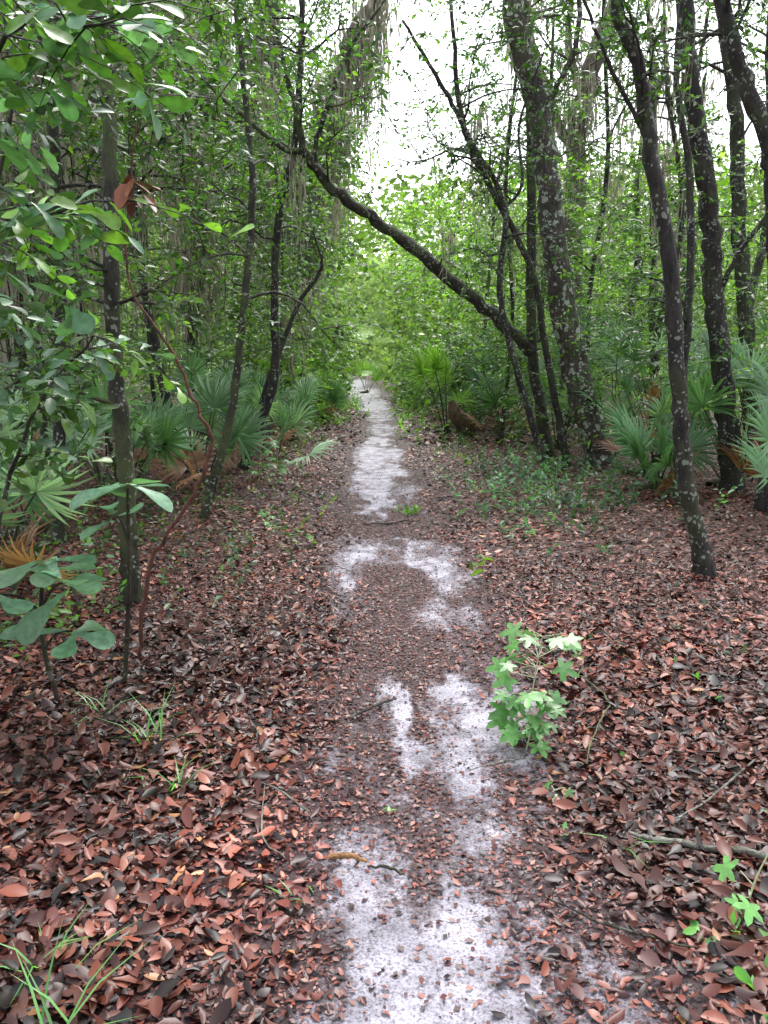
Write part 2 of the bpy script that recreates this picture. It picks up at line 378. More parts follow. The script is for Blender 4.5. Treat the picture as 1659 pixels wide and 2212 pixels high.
def grow(wood,leaves,P,R,nb,zmin,blen,nsp,lsize,pal,K=10,splen=.45,tm=None,up=.35,bias=None,sides=5):
    ok=np.where(P[:,2]>zmin)[0]
    if len(ok)<2:return
    S0=[];SD=[]
    for b in range(nb):
        i=ok[random.randrange(len(ok))]
        a=random.random()*2*math.pi
        d=np.array([math.cos(a),math.sin(a),up+random.uniform(-.25,.5)])
        if bias is not None: d+=np.array(bias)*random.random()
        d=nrm(d);L=blen*random.uniform(.5,1.2)
        pts=[P[i].copy()];cur=P[i].copy();dd=d.copy()
        for s in range(4):
            dd=nrm(dd+rng.normal(0,.28,3)+np.array([0,0,-.04]));cur=cur+dd*L/4;pts.append(cur.copy())
        r0=min(R[i]*.5,.010+.010*L)
        tube(wood,pts,[r0,r0*.75,r0*.55,r0*.35,.004],sides,2)
        pts=catmull(pts,3)
        for s in range(3):
            k=random.randint(3,len(pts)-2);sd=nrm(nrm(pts[k+1]-pts[k])+rng.normal(0,.6,3))
            sl=L*random.uniform(.25,.5);c=pts[k].copy();sp=[c.copy()];e=sd.copy()
            for _ in range(3): e=nrm(e+rng.normal(0,.25,3));c=c+e*sl/3;sp.append(c.copy())
            tube(wood,sp,[r0*.45,r0*.35,r0*.22,.003],4,1)
            for _ in range(nsp):
                k2=random.random()*3;i0=min(int(k2),2);f=k2-i0
                S0.append(sp[i0]*(1-f)+sp[i0+1]*f);SD.append(nrm(sd+rng.normal(0,.7,3)))
        for _ in range(nsp):
            k=random.randint(4,len(pts)-1);S0.append(pts[k]);SD.append(nrm(d+rng.normal(0,.7,3)))
    if S0 and nsp: sprays(leaves,wood,np.array(S0),np.array(SD),splen*(.6+.6*rng.random(len(S0))),K,lsize,pal,tm=tm)

def moss(mass,P,n,lmin,lmax,w=.012,spread=.25):
    P=np.asarray(P)
    nc=max(4,n//22);ci=P[rng.integers(0,len(P),nc)]+rng.normal(0,spread,(nc,3))*[1,1,.3]
    cl=.5+rng.random(nc);k=rng.integers(0,nc,n)
    p=ci[k]+rng.normal(0,.10,(n,3))*(w/.02)
    L=(lmin+(lmax-lmin)*rng.random(n)**1.6)*cl[k]
    segs=4;cur=p
    for s in range(segs):
        l=L/segs;d=np.stack([rng.normal(0,.12,n),rng.normal(0,.12,n),-np.ones(n)],1)
        nx=cur+d*l[:,None]
        ww=w*(1.2-.22*s)*(.6+.8*rng.random(n))
        mass.add(L_card,cur,d,nrm(rng.normal(0,1,(n,3))),np.stack([ww*2.5,l*1.25,l*.3],1),pick(np.array([(.32,.31,.25),(.24,.24,.19),(.40,.38,.31)]),n,.2))
        cur=nx

def tree(name,pts,rad,bark,branches=(),nb=8,zmin=2.2,blen=1.3,nsp=3,lsize=.07,pal=G_mid,K=10,splen=.45,tm=None,moss_n=0,ml=(.3,1.0),sides=12,up=.35,bias=None,grow_br=True,mw=.012,flare=1.45):
    wood=Mass();lv=Mass();pts=[np.array(p,float) for p in pts]
    pts[0][2]=float(height(pts[0][0],pts[0][1]))-.12
    rad=[r*.78 for r in rad];
    p1=pts[0]+(pts[1]-pts[0])*min(.4/np.linalg.norm(pts[1]-pts[0]),.4)
    pts=[pts[0],p1]+pts[1:];rad=[rad[0]*flare,rad[0]]+rad[1:]
    P,R=tube(wood,pts,rad,sides,8,rough=.06,wob=rad[0]*.07)
    allP=[P[P[:,2]>zmin]]
    trunk=wood.build(name,bark,True)
    w2=Mass()
    for bp,br in branches:
        br=[b*.82 for b in br]
        bP,bR=tube(w2,bp,br,8,6,rough=.08,wob=br[0]*.17);allP.append(bP)
        if grow_br: grow(w2,lv,bP,bR,max(2,nb//2),-1,blen*.8,nsp,lsize,pal,K,splen,tm,up)
    if nb: grow(w2,lv,P,R,nb,zmin,blen,nsp,lsize,pal,K,splen,tm,up,bias)
    w2.build("limbs",bark,True,trunk)
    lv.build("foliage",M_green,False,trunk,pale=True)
    if moss_n:
        ms=Mass();moss(ms,np.concatenate(allP),moss_n,ml[0],ml[1],mw);ms.build("spanish_moss",M_moss,False,trunk)
    return trunk

# --- right-hand trees
tree("oak_tree",[(3.16,11.5,0),(2.66,11.5,1.5),(2.27,11.4,3.34),(2.06,11.4,4.63),(1.62,11.3,6.1),(1.4,11.2,8.0)],[.26,.235,.21,.19,.17,.12],B_lichen,
     branches=[([(2.06,11.4,4.63),(2.3,11.3,5.1),(2.45,11.1,5.5),(2.4,11.0,6.4)],[.05,.045,.04,.03])],nb=9,zmin=5.4,blen=1.8,sides=20,moss_n=60,nsp=2,flare=1.25)
tree("oak_tree",[(2.54,12.2,0),(2.2,12.2,1.68),(2.12,12.2,3.96),(2.0,12.3,6.4),(1.9,12.3,8)],[.12,.10,.085,.07,.05],B_moss,
     branches=[([(2.18,12.15,1.62),(1.7,12.0,2.05),(1.12,11.8,2.48),(.44,11.5,2.98),(-.18,11.2,3.38),(-.72,11,3.74),(-.99,10.8,4.06),(-1.1,10.7,4.5),(-1.3,10.6,5.4)],[.11,.11,.105,.10,.09,.08,.065,.05,.03]),
               ([(-.72,11,3.74),(-.88,10.9,4.1),(-.7,10.8,4.6),(-.4,10.8,5.3),(.1,10.7,5.9)],[.05,.04,.035,.03,.02]),
               ([(-.99,10.8,4.06),(-1.3,10.8,4.15),(-1.9,10.7,4.6),(-2.6,10.5,5.2)],[.05,.04,.03,.02])],nb=6,zmin=4.4,blen=1.3,moss_n=160,nsp=2,lsize=.075)
tree("crooked_sapling_tree",[(2.25,10.8,0),(1.71,10.8,1.5),(1.5,10.8,2.43),(1.54,10.8,3.4),(1.1,10.8,4.2),(.75,10.8,4.8),(.23,10.8,5.6)],[.065,.055,.05,.045,.04,.035,.02],B_dark,
     branches=[([(1.54,10.8,3.4),(1.75,10.8,3.7),(1.7,10.8,4.4),(1.95,10.7,5.2)],[.03,.025,.02,.015])],nb=9,zmin=2.2,blen=1.1,nsp=2)
tree("crooked_sapling_tree",[(2.6,11.2,0),(2.2,11.1,1.6),(1.95,11,2.65),(1.38,11,3.7),(1.0,11,4.5),(.83,11,5.9)],[.07,.06,.055,.05,.045,.03],B_dark,nb=9,zmin=3.2,blen=1.2,nsp=2)
tree("oak_tree",[(4.7,20,0),(4.5,20,3),(4.46,20,5.5),(4.6,20,7.5),(5.3,20,9.5),(5.8,20,11)],[.38,.34,.30,.28,.24,.14],B_oak,
     branches=[([(4.5,20,6.2),(3.9,20,7.2),(3.4,20,8.6),(2.6,19.5,10)],[.15,.13,.1,.06]),([(4.6,20,7.4),(4.2,20,8.6),(4.3,20,10)],[.12,.1,.06])],nb=8,zmin=6.5,blen=2.2,nsp=2,lsize=.12,tm=[L_card],moss_n=300,ml=(.4,1.5),mw=.025)
tree("slender_oak_tree",[(2.28,5.43,0),(2.04,5.43,.81),(1.955,5.43,1.43),(1.82,5.43,2.31),(1.67,5.43,2.87),(1.6,5.43,3.27),(1.42,5.4,3.67),(1.3,5.3,4.6)],[.08,.07,.066,.064,.06,.055,.05,.035],B_dark,
     branches=[([(1.67,5.43,2.87),(1.45,5.4,3.2),(1.25,5.35,3.55),(1.0,5.2,4.0)],[.02,.016,.013,.01])],nb=5,zmin=3.0,blen=.8,nsp=2,splen=.3,lsize=.06)
tree("slender_oak_tree",[(3.97,9,0),(3.77,9,1.13),(3.6,9,2.1),(3.45,9,3.1),(3.2,9,4.2),(3.06,9,5.1),(2.9,9,6.5)],[.15,.14,.135,.13,.12,.11,.08],B_dark,nb=7,zmin=4.4,blen=1.3,moss_n=30,nsp=2,
     branches=[([(3.6,9,2.1),(3.75,8.9,2.6),(4.1,8.8,3.2),(4.3,8.8,4.2)],[.04,.035,.03,.02])])
tree("slender_oak_tree",[(5.55,12,0),(5.35,12,1.5),(5.05,12,3.4),(4.9,12,4.8),(4.6,12,6.3),(4.4,12,8)],[.15,.14,.13,.12,.11,.07],B_dark,nb=8,zmin=4,blen=1.4,nsp=2)
tree("slender_oak_tree",[(3.75,7.8,0),(3.78,7.8,1.5),(3.6,7.8,2.8),(3.5,7.8,3.4),(3.2,7.8,4.05),(2.95,7.8,4.7),(2.7,7.8,5.6)],[.11,.105,.1,.095,.085,.08,.05],B_dark,nb=7,zmin=3,blen=1.2,nsp=2)
tree("slender_oak_tree",[(3.05,8.2,0),(3.0,8.2,.9),(3.02,8.2,2.0),(2.95,8.2,3.2),(2.75,8.2,4.2),(2.8,8.2,5.3)],[.06,.055,.05,.045,.035,.02],B_dark,nb=9,zmin=1.8,blen=1.0,nsp=2)
# --- left-hand trees
tree("live_oak_tree",[(-2.75,25,0),(-2.7,25,2.2),(-2.7,25,4.4),(-3.0,25,6.4),(-3.15,25,8.0),(-3.25,25,10.3),(-3.4,25,13)],[.9,.78,.72,.66,.56,.48,.3],B_oak,
     branches=[([(-2.6,25,4.8),(-2.3,24.8,5.8),(-2.15,24.6,6.8),(-1.8,24.4,8.2),(-1.2,24.2,9.2),(-.66,24,10.5),(.4,23.6,11.6)],[.40,.38,.35,.31,.26,.20,.1]),
               ([(-3.1,25,7.2),(-4.0,23.5,7.9),(-5.0,22,8.4),(-6.5,20,8.6),(-8.0,19,9.2)],[.22,.18,.15,.12,.06]),
               ([(-3.2,25,9),(-4,24,10.2),(-5.3,22,11.0)],[.2,.15,.08]),
               ([(-2.9,25,6.2),(-3.6,24,7.0),(-4.2,23,8.8),(-4.5,22,10.5)],[.22,.18,.14,.08])],
     nb=12,zmin=6.5,blen=3.2,nsp=3,lsize=.14,K=11,splen=.8,tm=[L_card],moss_n=4200,ml=(.8,3.2),sides=24,mw=.04,pal=G_mid)
tree("sapling_tree",[(-1.6,4.9,0),(-1.556,4.8,.89),(-1.58,4.8,1.44),(-1.56,4.8,2.2),(-1.53,4.8,2.95),(-1.58,4.8,3.6)],[.075,.066,.06,.054,.048,.03],B_moss,nb=14,zmin=1.0,blen=.8,nsp=3,splen=.3,K=8,lsize=.07,pal=G_mid*1.2)
tree("slender_oak_tree",[(-1.75,7.5,0),(-1.41,7.5,1.05),(-1.3,7.5,1.8),(-1.17,7.5,2.8),(-1.2,7.5,3.8),(-1.3,7.5,4.8)],[.055,.05,.045,.04,.035,.02],B_moss,nb=11,zmin=1.5,blen=1.0,nsp=2,splen=.35)
tree("slender_oak_tree",[(-2.0,11,0),(-1.5,11,1.2),(-1.45,11,2.3),(-1.38,11,3.3),(-1.13,11,4.27),(-1.04,11,5.4),(-1.0,11,6.6)],[.085,.075,.065,.06,.055,.05,.03],B_dark,
     branches=[([(-1.7,11.2,.9),(-1.27,11.5,2.1),(-.93,11.6,2.66),(-.86,11.6,2.85),(-.98,11.6,3.25)],[.045,.04,.035,.025,.012])],nb=12,zmin=3.0,blen=1.2,moss_n=120,grow_br=False,nsp=2)
tree("slender_oak_tree",[(-2.7,6.5,0),(-2.6,6.5,1.2),(-2.5,6.5,2.8),(-2.55,6.5,4.1),(-2.6,6.5,5.5)],[.07,.06,.055,.05,.03],B_dark,nb=13,zmin=1.4,blen=1.2,nsp=3)
tree("slender_oak_tree",[(-4.05,9,0),(-4.0,9,1.5),(-3.9,9,3.3),(-3.6,9,5.1),(-3.6,9,7)],[.1,.09,.08,.07,.05],B_dark,nb=11,zmin=1.8,blen=1.5,moss_n=300,nsp=2)
tree("slender_oak_tree",[(-2.6,10.5,0),(-2.9,10.5,1.5),(-3.1,10.5,3.3),(-3.0,10.5,5.1),(-2.6,10.5,7)],[.08,.08,.07,.06,.04],B_dark,nb=10,zmin=2.5,blen=1.5,moss_n=400,ml=(.3,1.5),mw=.015,nsp=2)
tree("slender_oak_tree",[(-3.4,15,0),(-3.5,15,2),(-3.2,15,4),(-3.5,15,6.5),(-3.9,15,9)],[.16,.14,.13,.11,.06],B_moss,nb=11,zmin=3,blen=2.2,lsize=.1,moss_n=900,ml=(.5,2.2),mw=.024,nsp=2)
tree("slender_oak_tree",[(-5.6,14,0),(-5.4,14,2),(-5.6,14,4),(-5.1,14,6.5),(-5.0,14,9)],[.16,.14,.13,.11,.06],B_dark,nb=11,zmin=3,blen=2.2,lsize=.1,moss_n=800,ml=(.5,2.2),mw=.024,nsp=2)
for (x,y,r) in [(-6.5,18,.12),(-8,12,.1),(-4.4,19,.1),(-9,22,.18),(-5.2,11,.06),(-2.2,17,.05),(3.1,16,.08),(3.6,14,.06),(6.8,15,.12),(7.5,20,.16),(2.2,19,.07),(6.4,10,.1),(9,24,.18),(-3.6,12.8,.05),(2.1,14.5,.05),(8.5,14,.12),
                (-3.3,7.8,.05),(-2.9,8.8,.04),(-4.6,12,.08),(5.0,16.5,.1),(4.6,13.2,.07),(7.6,12.2,.1),(5.9,17.5,.12)]:
    h=random.uniform(7,9.5);lean=random.uniform(-.7,.7)
    hi=x>0
    tree("forest_tree",[(x,y,0),(x+lean*.3+random.uniform(-.15,.15),y,h*.25),(x+lean*.5+random.uniform(-.25,.25),y,h*.5),(x+lean*.8,y,h*.75),(x+lean+random.uniform(-.5,.5),y,h)],[r,r*.88,r*.8,r*.65,r*.3],
      random.choice([B_dark,B_moss,B_dark]),nb=8,zmin=2.6,blen=1.6,nsp=2,lsize=.11 if y>13 else .08,K=10,pal=G_mid if not hi else np.vstack([G_mid,G_bright]),moss_n=(450 if not hi else 60),ml=(.4,2.0),mw=.024,sides=8)

# ------------------------------------------------------------ understory shrubs (mass)
def corL(y): return np.interp(y,[0,3,5,8,12,22,34,60],[-1.9,-2.0,-2.3,-2.2,-1.75,-1.3,-1.6,-4.5])
def corR(y): return np.interp(y,[0,5,8,12,22,34,60],[4.5,3.6,3.0,2.1,1.15,.6,-.3])
us=Mass();ut=Mass()
def understory(n,y0,y1,side,ztop,pal,lsize,K,L,thr=.47,pw=1.0,xspan=10,zmin=.15,tm=None,twr=.0035,scat=0.0,zs=9):
    y=y0+(y1-y0)*rng.random(n)
    ex=rng.random(n)**1.5*np.minimum(xspan,y*.75)
    x=corL(y)-ex if side<0 else corR(y)+ex
    z=zmin+rng.random(n)**pw*ztop
    x-=side*np.clip(z-1.2,0,2)*.25*rng.random(n)
    nz=vnoise(x*.9,y*.6,z*.9)*.6+vnoise(x*2.2,y*1.4,z*2.2+9)*.4
    k=(nz>thr)&(z<1.6+zs*y*(.75+.5*vnoise(x*.6,y*.4,3)))
    k&=~((y<17)&(z<1.3)&(rng.random(n)<.6))
    x,y,z,nz=x[k],y[k],z[k],nz[k];n=len(x)
    a=rng.random(n)*6.283
    D=np.stack([np.cos(a)-side*.3,np.sin(a)-.2,rng.normal(.15,.4,n)],1)
    sprays(us,ut,np.stack([x,y,z],1),D,L*(.6+.7*rng.random(n)),K,lsize,pal,tm=tm or [L_simple],twr=twr,scat=scat)
understory(6400,5,16,-1,5.6,np.vstack([G_mid,G_mid,G_bright]),.088,10,.42,pw=1.0,xspan=7,thr=.46)
understory(5000,16,33,-1,9.0,np.vstack([G_mid,G_bright]),.17,10,.7,xspan=16,tm=[L_card],twr=.006,scat=.08,thr=.46,zs=.30)
understory(4800,8.5,17,1,4.6,np.vstack([G_mid,G_bright]),.08,10,.42,pw=1.2,xspan=8,thr=.47,zs=.26)
understory(6500,16,34,1,7.0,G_bright,.17,10,.7,pw=1.1,xspan=18,thr=.46,tm=[L_card],twr=.006,scat=.08,zs=.20)
understory(1800,18,34,-1,2.4,G_bright,.11,10,.45,xspan=2.5,thr=.38,tm=[L_card])
understory(3400,13,34,1,1.9,np.vstack([G_mid,G_blue,G_bright]),.09,10,.42,xspan=2.4,thr=.35,tm=[L_card])
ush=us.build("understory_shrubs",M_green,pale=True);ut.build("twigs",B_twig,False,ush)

cn=Mass();ct=Mass()
def canopy(n,x0,x1,y0,y1,z0,z1,thr,pal=G_mid,ls=.085):
    x=x0+(x1-x0)*rng.random(n);y=y0+(y1-y0)*rng.random(n);z=z0+(z1-z0)*rng.random(n)
    nz=vnoise(x*.7+20,y*.5,z*.8)*.65+vnoise(x*2+3,y*1.6,z*2)*.35
    k=nz>thr;x,y,z=x[k],y[k],z[k];n=len(x);a=rng.random(n)*6.283
    sprays(cn,ct,np.stack([x,y,z],1),np.stack([np.cos(a),np.sin(a),rng.normal(-.1,.4,n)],1),.5*(.6+.7*rng.random(n)),11,ls,pal,tm=[L_simple],twr=.004)
canopy(2600,-9,.0,9,17,4.2,8.5,.56,ls=.10,pal=np.vstack([G_mid,G_mid,G_bright]))
canopy(1400,-1.2,3.4,9.5,15,5.0,7.8,.54,ls=.09)
canopy(800,2,9,8,16,4.6,7.5,.6,ls=.09)
canopy(800,-4,-.8,5,9,2.9,4.6,.54,ls=.08)
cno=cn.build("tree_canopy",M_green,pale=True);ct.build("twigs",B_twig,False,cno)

# ------------------------------------------------------------ distant trees
dt=Mass();dw=Mass()
def ftop(x,y):
    t=9.0+4.5*(fbm(x*.12+3,y*.06)-.5)*2+(y-34)*.17
    return t+np.clip((-x-4)*.25,0,4)+np.clip((x-12)*.12,0,3)
n=90000
y=34+rng.random(n)**1.2*40;x=(rng.random(n)*2-1)*(y*.56+3)
z=rng.random(n)**.9*ftop(x,y)
nz=vnoise(x*.35,y*.25,z*.4)*.6+vnoise(x*1.1,y*.8,z*1.1+4)*.4
inpath=(np.abs(x-pc(y))<1.2)&(z<4.0)&(y<62)
k=(nz>.42)&~inpath;x,y,z,nz=x[k],y[k],z[k],nz[k];n=len(x)
a=rng.random(n)*6.283
FP=np.array([(.15,.28,.06),(.20,.34,.08),(.12,.22,.05),(.26,.39,.11)])
base=pick(FP,n,.3)*(.4+1.5*(nz-.42)/.5)[:,None]
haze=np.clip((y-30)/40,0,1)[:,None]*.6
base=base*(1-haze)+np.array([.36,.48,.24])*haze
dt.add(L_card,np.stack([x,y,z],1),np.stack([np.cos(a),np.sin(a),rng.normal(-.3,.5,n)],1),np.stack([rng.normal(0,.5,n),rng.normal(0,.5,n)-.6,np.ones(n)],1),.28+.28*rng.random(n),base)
for _ in range(45):
    yy=random.uniform(36,70);xx=random.uniform(-.6,.6)*yy
    if abs(xx-float(pc(yy)))<3.5: continue
    h=random.uniform(8,12);r=random.uniform(.08,.22)
    tube(dw,[(xx,yy,-.1),(xx+random.uniform(-.6,.6),yy,h*.4),(xx+random.uniform(-1.2,1.2),yy,h)],[r,r*.8,r*.3],6,4)
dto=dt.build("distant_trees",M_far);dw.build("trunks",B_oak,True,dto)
nx,nz_=260,60
u=np.linspace(-75,75,nx);v=np.linspace(0,1,nz_)
U,Vv=np.meshgrid(u,v)
top=ftop(U,np.full_like(U,74.0))-2.0+3*(vnoise(U*.5,U*0+2)-.5)+1.2*(vnoise(U*2,U*0+5)-.5)
ZZ=Vv*top
YY=82-(np.abs(U)/75)**2*45+5*(fbm(U*.25,ZZ*.3,1)-.5)*2+2.2*(fbm(U*1.1,ZZ*1.1,4)-.5)*2+Vv*5
VV=np.stack([U+1.0*(vnoise(U*1.3,ZZ*1.3,9)-.5),YY,ZZ],-1).reshape(-1,3)
cc=vnoise(U*.5,ZZ*.5,3)*.5+vnoise(U*1.6,ZZ*1.6,7)*.5
i=np.arange(nz_-1)[:,None]*nx;j=np.arange(nx-1)[None]
q=np.stack([i+j,i+j+1,i+nx+j+1,i+nx+j],-1).reshape(-1)
Ct=(np.array([.32,.44,.21])*(.6+.8*cc.reshape(-1,1)))
m,nt_,ns_,lk_=new_mat("thicket_leaves")
o_=N(ns_,'ShaderNodeOutputMaterial');b_=N(ns_,'ShaderNodeBsdfDiffuse');lk_.new(b_.outputs[0],o_.inputs[0])
at_=N(ns_,'ShaderNodeAttribute',attribute_name="col");tc_=N(ns_,'ShaderNodeTexCoord')
nz1=N(ns_,'ShaderNodeTexNoise');nz1.inputs['Scale'].default_value=3.0;nz1.inputs['Detail'].default_value=6;nz1.inputs['Roughness'].default_value=.75;lk_.new(tc_.outputs['Object'],nz1.inputs['Vector'])
mr_=N(ns_,'ShaderNodeMapRange');mr_.inputs[1].default_value=.35;mr_.inputs[2].default_value=.65;mr_.inputs[3].default_value=.4;mr_.inputs[4].default_value=1.5;lk_.new(nz1.outputs['Fac'],mr_.inputs[0])
sc_=N(ns_,'ShaderNodeVectorMath',operation='SCALE');lk_.new(at_.outputs['Color'],sc_.inputs[0]);lk_.new(mr_.outputs[0],sc_.inputs['Scale']);lk_.new(sc_.outputs[0],b_.inputs['Color'])
make_obj("thicket",VV,q,np.arange(len(q)//4)*4,m,Ct,True,dto)

# ------------------------------------------------------------ saw palmettos
BLADE=templ([(-.03,0,0),(.03,0,0),(-.28,.42,.0),(0,.42,.035),(.28,.42,.0),(-.19,.72,-.05),(0,.72,-.03),(.19,.72,-.05),(0,1,-.2)],
  [(0,1,3,),(0,3,2),(1,4,3),(2,3,6,5),(3,4,7,6),(5,6,8),(6,7,8)])
def palm_fan(lv,wd,base,tip,R,face,pal,nl=26,spread=112,dead=False):
    base=np.array(base);tip=np.array(tip)
    mid=(base+tip)/2+np.array([0,0,.12*np.linalg.norm(tip-base)])
    tube(wd,[base,mid,tip],[.010,.008,.006],5,3,rough=0)
    ax=nrm(tip-mid+np.array([0,0,.1]));f=nrm(np.array(face,float))
    sx=nrm(np.cross(ax,f));nn=np.cross(sx,ax)
    ang=np.radians(np.linspace(-spread,spread,nl)+rng.normal(0,2.0,nl))
    d=ax[None]*np.cos(ang)[:,None]+sx[None]*np.sin(ang)[:,None]+nn[None]*(.12+.12*np.abs(np.sin(ang)))[:,None]
    l=R*(.78+.22*np.cos(ang*.8))*(.88+.2*rng.random(nl))
    w=R*math.radians(spread*2/nl)*.78
    c=pick(pal,1,.2)*(.65+.7*rng.random((nl,1)))
    lv.add(BLADE,np.repeat(tip[None],nl,0),d,np.repeat(nn[None],nl,0)+rng.normal(0,.12,(nl,3)),np.stack([np.ones(nl)*w,l,l*(.6+.9*rng.random(nl))],1),c)
PG=np.array([(.13,.27,.12),(.17,.32,.16),(.09,.20,.08),(.25,.40,.24)])
PGy=np.array([(.24,.44,.07),(.28,.48,.09)])
PD=np.array([(.36,.19,.11),(.28,.14,.08)])
def palmetto(x,y,nf=8,h=1.0,R=.45,pal=PG,dead=1,name="saw_palmetto"):
    lv=Mass();wd=Mass();z=float(height(x,y))
    for i in range(nf+dead):
        a=random.random()*6.283
        isd=i>=nf
        hh=h*random.uniform(.45,1.1) if not isd else h*.2
        out=random.uniform(.3,.75)*(h+.3)*.75
        b=(x+math.cos(a)*.06,y+math.sin(a)*.06,z-.02)
        t=(x+math.cos(a)*out,y+math.sin(a)*out,z+hh)
        face=(math.cos(a)*-.4+random.uniform(-.6,.6),-1.0+random.uniform(-.3,1.0),.5+random.random()*1.0)
        palm_fan(lv,wd,b,t,R*random.uniform(.75,1.15),face,PD if isd else pal,nl=random.randint(20,30),spread=random.uniform(90,135))
    a=random.random()*6.28
    tube(wd,[(x+math.cos(a)*.35,y+math.sin(a)*.35,z+.02),(x,y,z+.06),(x,y,z+.16)],[.05,.06,.04],8,3,rough=.2)
    o=lv.build(name,M_palm);wd.build("stalks",B_moss,True,o);return o
for a in [(-1.75,15,8,.8),(-1.9,12.8,9,.9),(-2.3,16.5,8,1.0),(-2.6,11.2,9,1.1),(-3.2,9.2,9,1.2),(-2.7,8.2,8,.8),(-4.2,10.5,8,1.3),(-3.3,13,8,1.3),(-2.6,5.0,5,.6),(-3.0,6.8,7,.9),(-1.5,20,7,.7),(-2.1,24,8,.8),(-1.9,30,7,.9),(-5,8.5,8,1.3),(-2.2,9.6,8,.8),
          (2.9,13.4,9,1.5),(2.2,15,8,1.3),(3.9,11.4,10,1.7),(4.8,10.4,10,1.6),(3.1,9.0,8,.6),(3.4,10.2,9,1.1),(4.6,8.3,9,1.3),(5.6,9.6,9,1.6),(4.1,9.4,9,1.2),(3.6,12.6,9,1.8),(5.8,12.8,9,1.9),(6.6,11,9,1.7),(3.9,7.2,7,.7),(2.0,18,6,.8),(4.5,15,8,1.8)]:
    palmetto(*a[:2],nf=a[2],h=a[3],R=.48,dead=random.choice([1,1,2]))
palmetto(1.3,16.5,8,1.3,.62,PGy,0)
palmetto(-.8,38,7,1.2,.6,PGy,0)
lv=Mass();wd=Mass()
palm_fan(lv,wd,(-1.5,11.3,.1),(-1.0,10.6,.25),.5,(0.1,-.8,1),np.array([(.34,.48,.34)]),26,100)
palm_fan(lv,wd,(-1.5,11.3,.1),(-1.35,10.9,.5),.4,(-.3,-.7,1),PG,26,100)
o=lv.build("saw_palmetto",M_palm);wd.build("stalks",B_moss,True,o)
lv=Mass();wd=Mass()
palm_fan(lv,wd,(-2.5,5.1,.05),(-2.15,4.9,.7),.42,(.3,-1,.4),PG,26,115)
palm_fan(lv,wd,(-2.5,5.1,.05),(-2.5,4.8,.55),.4,(.3,-1,.4),PG,26,115)
palm_fan(lv,wd,(-2.3,5.1,.05),(-2.05,4.6,.32),.35,(.1,-1,-.2),PD,22,120)
o=lv.build("saw_palmetto",M_palm);wd.build("stalks",B_moss,True,o)
lv=Mass();wd=Mass()
palm_fan(lv,wd,(4.3,9.3,.1),(3.9,8.3,.35),.45,(.2,-1,.3),PD,24,120)
palm_fan(lv,wd,(3.7,11.2,.3),(3.5,10.7,.9),.5,(.4,-1,.6),PD,24,110)
palm_fan(lv,wd,(3.6,11.2,.3),(3.2,10.8,.7),.4,(-.2,-1,.5),PD,24,110)
o=lv.build("dead_palmetto_fronds",M_palm);wd.build("stalks",B_twig,True,o)
st=Mass();tube(st,[(1.75,15.9,-.1),(1.6,15.8,.22),(1.42,15.7,.45),(1.3,15.7,.72)],[.13,.17,.16,.06],12,4,rough=.12)
st.build("palmetto_stump",bark_mat("stump_bark",(.05,.025,.015),(.22,.12,.07),0,.4),True)

# ------------------------------------------------------------ broadleaf plants, foreground left
def whorl(lv,c,n,size,pal,tm,tilt=-.15,up=(0,0,1),ts=.22):
    c=np.array(c)
    a=np.linspace(0,6.283,n,endpoint=False)+rng.normal(0,.25,n)
    d=np.stack([np.cos(a),np.sin(a)*.9,tilt+rng.normal(0,ts,n)],1)
    U=np.array([0,-.35,1.])+rng.normal(0,.18+ts*.4,(n,3))
    idx=rng.integers(0,len(tm),n);sz=size*(.75+.45*rng.random(n));col=pick(pal,n,.2)
    for q in range(len(tm)):
        m=idx==q;lv.add(tm[q],np.repeat(c[None],n,0)[m]+rng.normal(0,.012,(m.sum(),3)),d[m],U[m],sz[m],col[m])
PB=np.array([(.11,.25,.13),(.14,.29,.17),(.085,.19,.09)])
def oakling(name,stem,rad,whorls,pal=PB,tm=L_sp):
    wd=Mass();lv=Mass();stem=[list(s) for s in stem];stem[0][2]=float(height(stem[0][0],stem[0][1]))-.02
    tube(wd,stem,rad,8,4)
    for c,n,s,src in whorls:
        if src is not None: tube(wd,[src,((src[0]+c[0])/2,(src[1]+c[1])/2,(src[2]+c[2])/2+.03),c],[.007,.006,.004],5,3)
        whorl(lv,c,n,s,pal,tm)
    o=wd.build(name,B_twig,True);lv.build("leaves",M_near,False,o);return o
oakling("water_oak_sapling",[(-1.42,3.3,0),(-1.45,3.25,.35),(-1.40,3.2,.66)],[.012,.010,.007],
  [((-1.38,3.15,.70),7,.23,None),((-1.22,3.0,.66),5,.22,(-1.42,3.22,.5)),((-1.55,3.1,.58),4,.18,(-1.43,3.24,.45)),((-1.22,3.0,.46),4,.24,(-1.44,3.25,.3))])
oakling("water_oak_sapling",[(-1.2,3.5,0),(-1.12,3.4,.5),(-1.05,3.25,.98)],[.011,.010,.006],
  [((-1.04,3.2,1.02),8,.22,None),((-1.12,3.3,.86),3,.15,(-1.09,3.33,.75))])
vn=Mass();tube(vn,[(-1.22,3.85,-.03),(-1.2,3.8,.2),(-1.12,3.8,.57),(-.93,3.8,.83),(-.85,3.8,1.0),(-.82,3.8,1.16),(-.88,3.8,1.29),(-.98,3.8,1.53),(-1.14,3.8,1.78),(-1.16,3.8,2.07),(-1.05,3.7,2.5)],[.011,.011,.010,.010,.010,.009,.008,.007,.006,.005,.004],8,5,wob=.007)
v=vn.build("woody_vine",B_red,True)
lv=Mass();wd=Mass()
